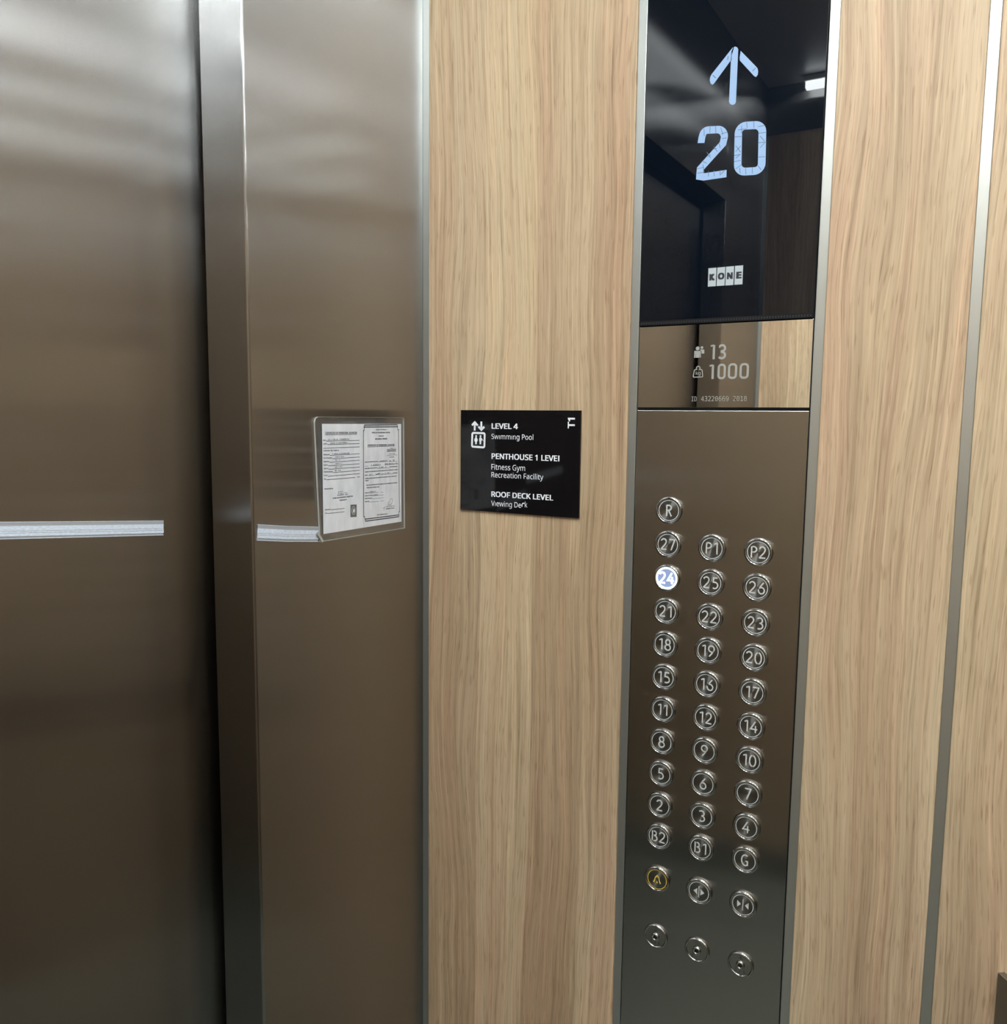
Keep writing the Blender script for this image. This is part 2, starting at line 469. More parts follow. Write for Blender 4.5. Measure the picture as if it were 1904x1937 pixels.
# car doors
dr = empty('door_1', (-(OPEN_R + OPEN_L) / 2, DOORY, 0.0))
struct(dr, 'brushed steel sliding doors of the lift car', 'door')
mid = (OPEN_R + OPEN_L) / 2
for a, c in ((OPEN_R - 0.06, mid - 0.0012), (mid + 0.0012, OPEN_L + 0.06)):
    MB().box(-c + mid, -a + mid, 0.0, 0.03, 0.006, HEAD + 0.06).obj('door_leaf', 'steel', dr, bevel=0.0012)
MB().box(-OPEN_L + mid, -OPEN_R + mid, -0.068, 0.05, -0.001, 0.004).obj('sill', 'alu', dr)

# ceiling: flat steel panels, a lit steel cornice above the side and back walls
ce = MB().box(-W, 0.0, -D, 0.0, TOP + 0.012, TOP + 0.03).obj('ceiling', 'gap')
struct(ce, 'flat grey steel ceiling of the lift car', 'ceiling')
for x0, x1 in ((-W, -1.17), (-1.17, -0.63), (-0.63, 0.0)):
    MB().box(x0 + 0.002, x1 - 0.002, -D + 0.001, -0.001, TOP, TOP + 0.012).obj('ceiling_panel', 'ceiling', ce, bevel=0.001)
MB().box(-0.003, 0.0135, -D, -0.0005, WALL_TOP, TOP).obj('cornice', 'steel', wr, bevel=0.0008)
MB().box(-W - 0.0135, -W + 0.003, -D, -0.0005, WALL_TOP, TOP).obj('cornice', 'steel', wl, bevel=0.0008)
MB().box(-W + 0.004, -0.004, -D - 0.0118, -D + 0.003, WALL_TOP, TOP).obj('cornice', 'steel', wb, bevel=0.0008)
def tube(cx, cy, lx, ly, label):
    lt = empty('light_tube', (cx, cy, TOP - 0.036)); tag(lt, label, 'light')
    MB().box(-lx - 0.004, lx + 0.004, -ly - 0.004, ly + 0.004, 0.020, 0.0355).obj('housing', 'white_metal', lt, bevel=0.002)
    MB().box(-lx, lx, -ly, ly, 0.0, 0.0198).obj('diffuser', 'tube_light', lt, bevel=0.002)
LY = 0.26
tube(-0.035, -0.12 - LY, 0.012, LY, 'long white light tube above the wall with the control panel')
tube(-W + 0.035, -0.12 - LY, 0.012, LY, 'long white light tube above the wall facing the control panel')
lt = empty('added_glow_box', (-W / 2, -D + 0.0032, WALL_TOP + 0.02)); tag(lt, 'long flat white glowing box added above the mirrored back wall', 'light')  # unseen, added: glows where the back cornice would only be lit
MB().box(-0.50, 0.50, 0.0, 0.018, -0.004, 0.104).obj('housing', 'white_metal', lt, bevel=0.001)
MB().box(-0.495, 0.495, 0.0182, 0.024, 0.0, 0.10).obj('diffuser', 'cornice_glow', lt, bevel=0.001)
for yc, label in ((-0.48, 'white light slot across the ceiling nearer the doors'), (-0.92, 'white light slot across the ceiling nearer the mirror')):
    lt = empty('ceiling_light', (-0.98, yc, TOP - 0.012)); tag(lt, label, 'light')
    MB().box(-0.50, 0.50, -0.06, 0.06, 0.004, 0.0118).obj('frame', 'white_metal', lt, bevel=0.001)
    MB().box(-0.48, 0.48, -0.045, 0.045, 0.0, 0.0038).obj('diffuser', 'panel_light', lt, bevel=0.001)

# ================================================================== CONTROL PANEL
S0, S1 = 0.3125, 0.5066
PZ0, PZ1 = 0.45, 2.20
Z_GAP0, Z_GAP1 = EYE + 0.0130, EYE + 0.0162
Z_DISP = EYE + 0.1094
PC = (S0 + S1) / 2
cp = empty('control_panel', (0.0, -PC, PZ0), ROT_B)
tag(cp, 'steel lift control panel with black display, mirror plate and round floor buttons', 'control panel')
def L(u, v): return (u - PC, v - PZ0)
def LB(px, py, n=0.0):
    u, v = on_B(px, py, n); return (u - PC, v - PZ0)
MB().box(S0 - 0.0012 - PC, S1 + 0.0008 - PC, 0, PZ1 - PZ0, -0.013, -0.006).obj('back_box', 'gap', cp)
MB().box(S0 - PC, S1 - PC, 0.0, Z_GAP0 - PZ0, -0.006, -0.001).obj('faceplate', 'steel_panel', cp, bevel=0.0006)
mp_ = MB().box(S0 - PC, S1 - PC, Z_GAP1 - PZ0, Z_DISP - PZ0, -0.006, -0.001).obj('mirror_plate', 'mirror', cp, bevel=0.0004)
dg = MB().box(S0 - PC, S1 - PC, Z_DISP - PZ0 + 0.0008, PZ1 - PZ0, -0.006, -0.0005).obj('display_glass', 'glass', cp, bevel=0.0004)
tag(dg, 'black glass floor display')
# perforated speaker rail under the display
sp = MB().box(S0 - PC, S1 - PC, Z_DISP - PZ0 + 0.001, Z_DISP - PZ0 + 0.0062, -0.0004, 0.0003)
grille = sp.obj('speaker_rail', 'plastic', cp)
hb = MB()
for k in range(64):
    u = S0 - PC + 0.003 + k * (S1 - S0 - 0.006) / 63
    hb.box(u - 0.0008, u + 0.0008, Z_DISP - PZ0 + 0.0024, Z_DISP - PZ0 + 0.0046, 0.0003, 0.0005)
ho = hb.obj('speaker_slots', 'gap', grille); ho['kind'] = 'stuff'

# --- display symbols (on the glass)
N0, N1 = -0.00045, -0.00015
def DZ(a, c, oy=0): return LB(1205 + a / 4.76, oy + c / 4.76)
def arc(cx, cy, rx, ry, a0, a1, n=10):
    return [(cx + rx * math.cos(math.radians(a0 + (a1 - a0) * i / n)), cy + ry * math.sin(math.radians(a0 + (a1 - a0) * i / n))) for i in range(n + 1)]
def px_poly(pts): return [LB(1205 + a / 4.76, c / 4.76) for a, c in pts]
def ccw(p):
    s = sum(p[i - 1][0] * p[i][1] - p[i][0] * p[i - 1][1] for i in range(len(p)))
    return p if s > 0 else p[::-1]
ar = MB()
shaft = px_poly([(846, 912)] + [(857 + 31 * math.cos(math.radians(t)), 912 + 31 * math.sin(math.radians(t))) for t in range(180, -1, -20)] + [(905, 445)] + [(877 + 29 * math.cos(math.radians(t)), 448 - 30 * math.sin(math.radians(t))) for t in range(0, 181, 20)])
shaft = px_poly([(825, 910)] + [(856 + 31 * math.cos(math.radians(t)), 912 + 31 * math.sin(math.radians(t))) for t in range(170, -1, -17)] + [(907, 450)] + [(879 + 28 * math.cos(math.radians(t)), 448 - 29 * math.sin(math.radians(t))) for t in range(0, 120, 15)] + [(843, 520)])
ar.prism(ccw(shaft), N0, N1)
ao = ar.obj('direction_arrow', 'led', dg)
wing_l = px_poly([(862, 424), (842, 447), (668, 668), (655, 695), (651, 725), (660, 752), (676, 762), (690, 750), (838, 546), (843, 470)])
wing_r = px_poly([(930, 457), (1060, 590), (1080, 612), (1087, 640), (1083, 672), (1068, 692), (1050, 684), (923, 545), (920, 520)])
MB().prism(ccw(wing_l), N0, N1 - 0.00004).obj('direction_arrow', 'led', dg)
MB().prism(ccw(wing_r), N0, N1).obj('direction_arrow', 'led', dg)
cl = MB()
for p, q in (((818, 505), (812, 540)), ((678, 676), (706, 702)), ((1066, 610), (1036, 640)), ((846, 470), (846, 545))):
    cl.ribbon(px_poly([p, q]), 0.0009, N1, N1 + 0.00005)
# digit 2 and digit 0, centre lines in zoomed pixels of the photograph
two = [(573, 1287), (580, 1240)] + [(640 - 55 * math.cos(math.radians(t)), 1228 - 58 * math.sin(math.radians(t))) for t in range(20, 91, 14)] + \
      [(725 + 58 * math.sin(math.radians(t)), 1228 - 62 * math.cos(math.radians(t))) for t in range(0, 100, 14)] + [(770, 1292), (566, 1518), (563, 1545), (560, 1586), (600, 1592), (802, 1562)]
MB().ribbon(px_poly(two), 0.0077, N0, N1).obj('floor_digit', 'led', dg)
def zero(w):
    cx0, cx1, cy0, cy1 = 906, 1122, 1128, 1542
    r = 66; pts = []
    sk = lambda x, y: (x - (y - 1330) * 0.02, y - (x - 1014) * 0.055)
    for ccx, ccy, a0 in ((cx1 - r, cy0 + r, -90), (cx1 - r, cy1 - r, 0), (cx0 + r, cy1 - r, 90), (cx0 + r, cy0 + r, 180)):
        for i in range(7):
            a = math.radians(a0 + 90 * i / 6); pts.append(sk(ccx + r * math.cos(a), ccy + r * math.sin(a)))
    return pts
MB().ribbon(px_poly(zero(0)), 0.0080, N0, N1, closed=True).obj('floor_digit', 'led', dg)
for p, q in (((600, 1160), (602, 1225)), ((655, 1140), (652, 1200)), ((705, 1137), (706, 1200)), ((752, 1150), (770, 1215)), ((755, 1205), (808, 1190)), ((760, 1250), (805, 1240)),
             ((690, 1320), (720, 1365)), ((735, 1290), (745, 1330)), ((680, 1345), (715, 1335)), ((625, 1370), (660, 1420)), ((630, 1415), (660, 1390)), ((580, 1450), (625, 1470)),
             ((540, 1520), (600, 1505)), ((590, 1480), (600, 1555)), ((540, 1560), (600, 1550)), ((640, 1540), (640, 1590)), ((690, 1535), (692, 1588)), ((745, 1530), (745, 1580)), ((750, 1570), (785, 1535)),
             ((985, 1100), (988, 1155)), ((1048, 1090), (1050, 1150)), ((1085, 1140), (1150, 1130)), ((905, 1170), (985, 1160)), ((938, 1130), (940, 1200)), ((875, 1232), (940, 1228)), ((1090, 1200), (1158, 1192)),
             ((1090, 1285), (1155, 1278)), ((1105, 1225), (1145, 1270)), ((1105, 1330), (1145, 1285)), ((885, 1310), (930, 1370)), ((885, 1365), (930, 1315)), ((1090, 1415), (1150, 1410)), ((872, 1400), (930, 1390)),
             ((870, 1455), (930, 1445)), ((885, 1425), (920, 1395)), ((920, 1510), (925, 1560)), ((975, 1515), (977, 1570)), ((1035, 1505), (1035, 1562)), ((1085, 1490), (1115, 1530)), ((885, 1520), (940, 1480))):
    cl.ribbon(px_poly([p, q]), 0.00065, N1, N1 + 0.00005)
co = cl.obj('cell_lines', 'led_line', dg); co['kind'] = 'stuff'
# maker's badge: four tiles with letters
def KZ(a, c): return LB(1320 + a / 19.04, 490 + c / 19.04)
for ch, tl, tr, br, bl, c0, c1, base, top in (
        ('K', (370, 330), (660, 312), (630, 975), (345, 995), 400, 600, 785, 540),
        ('O', (690, 305), (975, 285), (950, 955), (660, 970), 705, 940, 745, 505),
        ('N', (1005, 275), (1295, 255), (1265, 935), (975, 950), 1030, 1240, 735, 485),
        ('E', (1330, 245), (1620, 225), (1590, 910), (1295, 925), 1365, 1560, 710, 462)):
    P = [KZ(*tl), KZ(*tr), KZ(*br), KZ(*bl)]
    u0 = (P[0][0] + P[3][0]) / 2; u1 = (P[1][0] + P[2][0]) / 2
    tile = MB().box(u0, u1, (P[2][1] + P[3][1]) / 2, (P[0][1] + P[1][1]) / 2, N0, N1).obj('badge_tile', 'badge', dg)
    a = KZ(c0, base); c = KZ(c1, base); t = KZ(c0, top)
    text_into(MB(), ch, a[0], c[0], a[1], t[1] - a[1], N1 + 0.00008, 0.085, 'built').obj('badge_letter', 'badge_ink', dg)

# --- rating plate: 13 persons, 1000 kg, id line
def RZ(a, c): return LB(1300 + a / 14.646, 640 + c / 14.646)
NM = -0.0009
def rtext(txt, a0, a1, base, top, weight=0.0, mat='etch', font='mono'):
    p = RZ(a0, base); q = RZ(a1, base); t = RZ(a0, top)
    return text_into(MB(), txt, p[0], q[0], p[1], t[1] - p[1], NM, weight, font).obj('etched_lettering', mat, mp_)
def stroke_glyph(ch):
    A = arc
    G = {
        '0': [A(.30, .5, .26, .49, 97, 263, 12), A(.30, .5, .26, .49, 83, -83, 12)],
        '1': [[(.08, .86), (.33, .985)], [(.33, 1.0), (.33, 0.0)]],
        '2': [[(.06, .80)] + A(.29, .73, .23, .25, 150, -25, 10) + [(.42, .48), (.05, .03)], [(.05, .04), (.56, .04)]],
        '3': [[(.06, .88)] + A(.27, .74, .22, .23, 120, -80, 9) + [(.25, .52)], [(.25, .52)] + A(.27, .27, .26, .25, 80, -125, 10)],
        '4': [[(.40, .98), (.04, .30), (.60, .30)], [(.44, .62), (.44, .0)]],
        '5': [[(.50, .96), (.16, .96), (.13, .58)] + A(.27, .31, .27, .28, 105, -125, 11)],
        '6': [[(.47, .98), (.20, .62)] + A(.30, .29, .25, .27, 160, 520, 20)],
        '7': [[(.04, .95), (.54, .95), (.22, .0)]],
        '8': [A(.30, .74, .20, .23, 0, 360, 18), A(.30, .26, .25, .25, 0, 360, 18)],
        '9': [[(.13, .02), (.40, .38)] + A(.30, .71, .25, .27, -20, -380, 20)],
        'R': [[(.08, 0), (.08, .96)], [(.08, .95)] + A(.24, .73, .24, .22, 90, -90, 9) + [(.12, .50)], [(.26, .50), (.50, .0)]],
        'P': [[(.08, 0), (.08, .96)], [(.14, .95)] + A(.26, .72, .24, .23, 90, -90, 9) + [(.16, .48)]],
        'B': [[(.06, 0), (.06, .98)], [(.17, .95)] + A(.27, .75, .17, .20, 90, -90, 8) + [(.20, .54)], [(.20, .53)] + A(.27, .28, .24, .25, 90, -90, 9) + [(.17, .03)]],
        'G': [[(.52, .88)] + A(.34, .5, .30, .47, 62, 300, 14) + [(.54, .10), (.54, .42), (.36, .42)]],
    }
    return G[ch]
WID = {'0': .60, '1': .42, '2': .60, '3': .56, '4': .64, '5': .56, '6': .58, '7': .58, '8': .58, '9': .58, 'R': .54, 'P': .52, 'B': .54, 'G': .62}
# big numerals drawn with rounded strokes
def big(chars, mat='etch_plate'):
    for ch, a0, a1, base, top in chars:
        p = RZ(a0, base); q = RZ(a1, base); t = RZ(a0, top); w = q[0] - p[0]; h = t[1] - p[1]; k = 0.0024
        mb = MB()
        F = lambda x, y: (p[0] + x * w, p[1] + y * h)
        if ch == '1':
            mb.ribbon([F(.75, 1.0), F(.75, 0)], k * 1.05, NM - 0.0001, NM); mb.ribbon([F(0.0, .93), F(.72, .98)], k * 0.75, NM - 0.0001, NM + 0.00002)
        elif ch == '0':
            pts = []
            rr = 0.42
            for cx, cy, a_ in ((1 - rr, 1 - rr * .55, 0), (rr, 1 - rr * .55, 90), (rr, rr * .55, 180), (1 - rr, rr * .55, 270)):
                for i in range(7):
                    a = math.radians(a_ + 90 * i / 6); pts.append((cx + (rr - .08) * math.cos(a), cy + (rr * .55 - .04) * math.sin(a)))
            mb.ribbon([F(*c) for c in pts], k, NM - 0.0001, NM, closed=True)
        elif ch == '3':
            mb.ribbon([F(*c) for c in [(.02, .86)] + arc(.45, .75, .43, .21, 150, -80, 12) + [(.28, .53)]], k, NM - 0.0001, NM)
            mb.ribbon([F(*c) for c in [(.28, .53)] + arc(.45, .26, .46, .22, 80, -150, 12)], k, NM - 0.0001, NM + 0.00002)
        mb.obj('etched_numeral', mat, mp_)
big([('1', 620, 745, 580, 185), ('3', 850, 1045, 570, 175), ('1', 590, 715, 1125, 735), ('0', 830, 1030, 1120, 718), ('0', 1115, 1345, 1112, 705), ('0', 1435, 1670, 1108, 700)])
rtext('ID', 100, 245, 1745, 1610, 0.0, 'etch_dim'); rtext('43220669', 365, 1125, 1740, 1605, 0.0, 'etch_dim'); rtext('2018', 1250, 1630, 1735, 1600, 0.0, 'etch_dim')
# people pictogram
pm = MB()
c = RZ(272, 275); pm.disc(c[0], c[1], 0.0022, NM - 0.0001, NM)
body = [RZ(*q) for q in ((180, 345), (360, 345), (362, 530), (335, 530), (330, 400), (322, 535), (220, 538), (210, 400), (205, 540), (172, 540))]
pm.prism(ccw(body), NM - 0.0001, NM)
c = RZ(390, 255); pm.disc(c[0], c[1], 0.0016, NM - 0.0001, NM)
pm.prism(ccw([RZ(*q) for q in ((335, 308), (455, 308), (455, 420), (382, 422), (378, 350), (340, 320))]), NM - 0.0001, NM)
pm.obj('person_pictogram', 'etch_plate', mp_)
# weight pictogram
wm = MB()
wm.ribbon([RZ(*q) for q in ((255, 862), (205, 865), (180, 885), (148, 1050), (165, 1075), (395, 1068), (412, 1050), (395, 880), (370, 862), (310, 858))], 0.0010, NM - 0.0001, NM)
c = RZ(288, 825); wm.ribbon(arc(c[0], c[1], 0.0021, 0.0021, -50, 230, 16), 0.0010, NM - 0.0001, NM)
p = RZ(218, 1010); q = RZ(352, 1010); t = RZ(218, 915)
text_into(wm, 'kg', p[0], q[0], p[1], t[1] - p[1], NM)
wm.obj('weight_pictogram', 'etch_plate', mp_)

# --- buttons
BS, BDS, BZ, PITCH = 0.35625, 0.052263, EYE - 0.1030, 0.040
NB = -0.001                                   # faceplate surface
bez = MB().lathe([(0.0158, 0.0), (0.0160, 0.0022), (0.0157, 0.0036), (0.0150, 0.0044), (0.0141, 0.0046), (0.0134, 0.0042), (0.0130, 0.0034), (0.0129, 0.0010)], 48).mesh('button_bezel', 'chrome', smooth=True)
groove = MB().lathe([(0.0129, 0.0008), (0.0119, 0.0008)], 40).mesh('button_groove', 'gap')
def rings(r0, r1, h): return MB().lathe([(r1, h - 0.0012), (r1, h), (r0, h)], 44)
halo_me = rings(0.0115, 0.0123, 0.00335).mesh('halo_ring', 'etch')
halo_lit = rings(0.0110, 0.0126, 0.0036).mesh('halo_ring', 'lit')
halo_yel = rings(0.0115, 0.0123, 0.00335).mesh('halo_ring', 'etch_yellow')
face_me = MB().lathe([(0.0116, 0.0022), (0.0116, 0.0031), (0.0060, 0.0031), (0.0004, 0.0031)], 44, cap_top=True).mesh('button_face', 'disc')
face_lit = MB().lathe([(0.0116, 0.0022), (0.0116, 0.0031), (0.0060, 0.0031), (0.0004, 0.0031)], 44, cap_top=True).mesh('button_face', 'lit_face')
def sub(name, me, parent, loc=(0, 0, 0)):
    o = bpy.data.objects.new(name, me); o.location = loc; return link(o, parent)
def button(name, u, z, label, lit=False, yellow=False):
    o = sub(name, bez, cp, (u - PC, z - PZ0, NB)); o['label'] = label
    sub('button_groove', groove, o)
    sub('halo_ring', halo_lit if lit else halo_yel if yellow else halo_me, o)
    sub('button_face', face_lit if lit else face_me, o)
    return o
def numeral(txt, parent, lit=False):
    H = 0.0132; gapw = 0.16; k = 0.0019 if lit else 0.00150
    if len(txt) == 1: H = 0.0135
    tot = sum(WID[c] for c in txt) + gapw * (len(txt) - 1)
    x = -tot / 2; mb = MB(); n = 0.0
    for c in txt:
        for st in stroke_glyph(c):
            mb.ribbon([((x + p[0]) * H, (p[1] - .5) * H) for p in st], k, 0.0030, 0.00325 + n + (0.0004 if lit else 0)); n += 0.00001
        x += WID[c] + gapw
    mb.obj('numeral', 'lit' if lit else 'etch', parent)
rows = [('R',), ('27', 'P1', 'P2'), ('24', '25', '26'), ('21', '22', '23'), ('18', '19', '20'), ('15', '16', '17'), ('11', '12', '14'), ('8', '9', '10'), ('5', '6', '7'), ('2', '3', '4'), ('B2', 'B1', 'G')]
for r, row in enumerate(rows):
    for c, t in enumerate(row):
        lit = t == '24'
        o = button('floor_button', BS + c * BDS, BZ - r * PITCH, ('glowing white round button marked %s' if lit else 'round steel button marked %s') % t, lit)
        numeral(t, o, lit)
ZB = EYE - 0.55770
o = button('alarm_button', BS, ZB, 'round steel button with yellow bell symbol', yellow=True)
bl = MB()
bl.ribbon([(x * 0.001, y * 0.001) for x, y in ((-4.0, -3.8), (-3.2, -2.6), (-2.8, -0.6), (-2.6, 1.2), (-2.0, 2.6), (-1.1, 3.4), (0, 3.7), (1.1, 3.4), (2.0, 2.6), (2.6, 1.2), (2.8, -0.6), (3.2, -2.6), (4.0, -3.8))], 0.0012, 0.0030, 0.0033)
bl.disc(0, 0.0045, 0.0011, 0.0030, 0.00331, 12); bl.disc(0, -0.0040, 0.0011, 0.0030, 0.0033, 12); bl.disc(-0.0040, -0.0038, 0.0010, 0.003, 0.00332, 12); bl.disc(0.0040, -0.0038, 0.0010, 0.003, 0.00332, 12)
bl.obj('bell_symbol', 'etch_yellow', o)
def door_symbol(parent, out):
    mb = MB().box(-0.00045, 0.00045, -0.0068, 0.0068, 0.0030, 0.0033)
    for s in (-1, 1):
        a, t = (s * 0.0019, s * 0.0066) if out else (s * 0.0066, s * 0.0022)
        mb.prism(ccw([(a, 0.0040), (a, -0.0040), (t, 0.0)]), 0.0030, 0.0033)
    mb.obj('door_symbol', 'etch', parent)
o = button('door_open_button', BS + BDS, ZB, 'round steel button with outward triangles'); door_symbol(o, True)
o = button('door_close_button', BS + 2 * BDS, ZB, 'round steel button with inward triangles'); door_symbol(o, False)
# key switches
ZK = EYE - 0.63290
kb = MB().lathe([(0.0150, 0.0), (0.0151, 0.0018), (0.0146, 0.0030), (0.0136, 0.0034), (0.0128, 0.0030), (0.0124, 0.0022)], 48).mesh('key_bezel', 'chrome', smooth=True)
kp = MB().lathe([(0.0124, 0.0021), (0.0049, 0.0021)], 40).mesh('key_plate', 'steel_panel')
kc = MB().lathe([(0.0050, 0.0015), (0.0050, 0.0034), (0.0046, 0.0044), (0.0038, 0.0048), (0.0030, 0.0046), (0.0025, 0.0040), (0.0022, 0.0012)], 32).mesh('lock_cylinder', 'chrome', smooth=True)
kh = MB().disc(0, 0, 0.0025, 0.0010, 0.0014, 24).box(-0.0006, 0.0006, -0.002, 0.002, 0.0014, 0.0015).mesh('keyhole', 'gap')
def small(mb, txt, u, v, h, w):
    return text_into(mb, txt, u - w / 2, u + w / 2, v - h / 2, h, 0.00222, 0.01)
for c, marks in enumerate(((('0', 0, .0078), ('I', .0080, 0), ('A', -.0048, -.0070), ('T', -.0002, -.0088), ('S', .0044, -.0078)), (('0', -.0052, -.0066),), (('0', 0, .0085), ('I', .0088, 0), ('O', -.0055, -.0068), ('C', -.0002, -.0090), ('L', .0050, -.0072)))):
    o = sub('key_switch', kb, cp, (BS + c * BDS - PC, ZK - PZ0, NB)); o['label'] = 'round steel key switch with central lock'
    sub('key_plate', kp, o); sub('lock_cylinder', kc, o); sub('keyhole', kh, o)
    mb = MB()
    for t, u, v in marks: small(mb, t, u, v, 0.0034, 0.0006 if t == 'I' else 0.0021)
    mb.obj('engraved_marks', 'mark', o)

# ================================================================== LEVEL SIGN
su0, su1, sv0, sv1 = 0.0658, 0.2411, EYE - 0.1201, EYE + 0.0125
SC = (su0 + su1) / 2
sg = empty('level_sign', (0.0, -SC, sv0), ROT_B)
tag(sg, 'black acrylic level directory sign with white lettering on oak wall', 'sign')
ST = 0.003
MB().box(su0 - SC, su1 - SC, 0, sv1 - sv0, 0.0, ST).obj('sign_plate', 'acrylic', sg, bevel=0.0003)
def SZ(a, c):
    u, v = on_B(860 + a / 7.616, 760 + c / 7.616, ST); return (u - SC, v - sv0)
def stext(txt, a0, a1, base, top, weight, keep=None):
    p = SZ(a0, base); q = SZ(a1, base); t = SZ(a0, top)
    mb = text_into(MB(), txt, p[0], q[0], p[1], t[1] - p[1], ST + 0.0002, weight)
    return mb.obj('sign_lettering', 'white', sg)
stext('LEVEL 4', 530, 910, 388, 310, 0.030)
stext('Sw\u0131mm\u0131ng Pool', 528, 1130, 535, 462, 0.004)
stext('PENTHOUSE 1 LEVE', 530, 1477, 822, 742, 0.026)
p = SZ(530, 822); q = SZ(530, 742); a = SZ(1488, 850); c = SZ(1505, 850)
MB().box(a[0], c[0], p[1], q[1], ST, ST + 0.0002).obj('sign_lettering', 'white', sg)      # last L has lost its foot
stext('Fitness Gym', 527, 1012, 975, 897, 0.004)
stext('Recreation Facility', 527, 1275, 1086, 1012, 0.004)
stext('ROOF DECK LEVEL', 527, 1418, 1366, 1290, 0.026)
stext('V\u0131ewing De', 525, 955, 1497, 1423, 0.004)
# worn letters of the last word: the c has lost its lower half
a = SZ(962, 1512); wc = MB().ribbon([(a[0] + 0.0005 + x, a[1] + y) for x, y in ((0.0, 0.0), (0.0001, 0.0028), (0.0011, 0.0045), (0.0026, 0.0048), (0.0034, 0.0040))], 0.0011, ST, ST + 0.0002)
wc.obj('sign_lettering', 'white', sg)
stext('k', 1008, 1045, 1520, 1442, 0.004)
# T1 turned sideways
t1 = MB(); vs, fs = glyphs('T1', 0.03)
x0 = min(p.x for p in vs); x1 = max(p.x for p in vs); y0 = min(p.y for p in vs); y1 = max(p.y for p in vs)
p = SZ(1728, 385); q = SZ(1630, 230)
t1.add([(q[0] + (p[0] - q[0]) * (1 - 0) - (v.y - y0) / (y1 - y0) * (p[0] - q[0]), p[1] + (v.x - x0) / (x1 - x0) * (q[1] - p[1]), ST + 0.0002 + v.z) for v in vs], fs)
t1.obj('sign_lettering', 'white', sg)
# pictogram: arrows and two people in a lift box
pg = MB(); a0, a1 = ST, ST + 0.0002
pg.ribbon([SZ(288, 300), SZ(286, 415)], 0.0027, a0, a1, rnd=False); pg.ribbon([SZ(248, 338), SZ(288, 296), SZ(330, 342)], 0.0027, a0, a1)
pg.ribbon([SZ(382, 285), SZ(382, 400)], 0.0027, a0, a1); pg.ribbon([SZ(340, 358), SZ(383, 404), SZ(424, 360)], 0.0027, a0, a1)
fr = []
for cx, cy, a_ in ((412, 475, 0), (270, 470, 90), (265, 625, 180), (408, 635, 270)):
    for i in range(6):
        a = math.radians(a_ + 90 * i / 5); fr.append(SZ(cx + 18 * math.cos(a), cy - 22 * math.sin(a)))
pg.ribbon(fr, 0.0026, a0, a1, closed=True)
for cx, w in ((305, 24), (368, 18)):
    c = SZ(cx + 2, 495); pg.disc(c[0], c[1], 0.0013, a0, a1, 16)
    pg.prism(ccw([SZ(cx + dx, y) for dx, y in ((-10, 512), (10, 512), (w, 545), (w * .85, 570), (12, 575), (10, 612), (-10, 612), (-12, 575), (-w * .85, 570), (-w, 545))]), a0, a1)
pg.ribbon([SZ(376, 520), SZ(398, 555)], 0.0012, a0, a1)
c = SZ(420, 560); pg.prism(ccw([SZ(420, 535), SZ(412, 548), SZ(410, 562), SZ(413, 575), SZ(420, 585)]), a0, a1)
pg.obj('lift_pictogram', 'white', sg)

# ================================================================== CERTIFICATE IN ITS SLEEVE
PN = 0.0016                                   # paper stands this far off the steel
pu0, pu1 = -0.1988, -0.0480
pv0, pv1 = EYE - 0.1365, EYE - 0.0067
ct = empty('certificate', ((pu0 + pu1) / 2, 0.0, pv0), ROT_A)
tag(ct, 'two page printed paper certificate of operation inside clear sleeve', 'certificate')
PCU = (pu0 + pu1) / 2
fold = -0.1252 - PCU
for a, c in ((pu0 - PCU, fold - 0.0002), (fold + 0.0002, pu1 - PCU)):
    MB().box(a, c, 0, pv1 - pv0, PN - 0.0002, PN).obj('page', 'paper', ct)
def CZ(a, c):
    u, v = on_A(580 + a / 7.176, 770 + c / 7.176, PN); return (u - PCU, v - pv0)
CN = PN + 0.0001
def ctext(mb, txt, a0, a1, base, base1, h, weight=0.012):
    weight = weight + 0.018
    p = CZ(a0, base); q = CZ(a1, base1); t = CZ(a0, base - h)
    vs, fs = glyphs(txt, weight); x0 = min(v.x for v in vs); x1 = max(v.x for v in vs); y0, y1 = cap_height(weight)
    mb.add([(p[0] + (v.x - x0) / (x1 - x0) * (q[0] - p[0]), p[1] + (q[1] - p[1]) * (v.x - x0) / (x1 - x0) + (v.y - y0) / (y1 - y0) * (t[1] - p[1]), CN + v.z) for v in vs], fs)
def cline(mb, p, q, w=0.0005): mb.ribbon([CZ(*p), CZ(*q)], w * 1.25, CN - 0.00005, CN)
lp = MB()
ctext(lp, 'CERTIFICATE OF OPERATION : ELEVATOR', 252, 680, 368, 362, 28, 0.02); cline(lp, (252, 378), (680, 370), 0.0004)
form = [('Name', 220, 262, 460, 452, 715), ('Location', 220, 280, 508, 496, 715), (None, 220, 225, 560, 540, 717), ('Working Load', 226, 312, 655, 633, 715), ('No. of Passengers', 226, 348, 700, 678, 717),
        ('Inspected on', 226, 310, 748, 722, 717), ('Issued on', 228, 290, 796, 770, 717), ('Expires on', 230, 298, 843, 814, 719), ('Inspection Fee paid', 230, 355, 888, 858, 719), ('O.R. No.', 232, 288, 938, 903, 720), ('Date', 232, 265, 986, 955, 655)]
for t, a, c, y0, y1, xe in form:
    if t: ctext(lp, t, a, c - 4, y0, y0 - 2, 19, 0.01)
    cline(lp, (c, y0 + 2 if t else y0), (xe, y1))
cline(lp, (682, 950), (720, 947))
ctext(lp, 'Construction, Plate, Freight, etc.', 224, 440, 602, 595, 20, 0.01)
ctext(lp, 'Recommended by', 238, 356, 1120, 1113, 18, 0.01)
ctext(lp, 'ACTING HEAD MECHANICAL INSPECTION', 350, 625, 1248, 1218, 18, 0.02)
ctext(lp, 'Division', 445, 543, 1275, 1262, 18, 0.02)
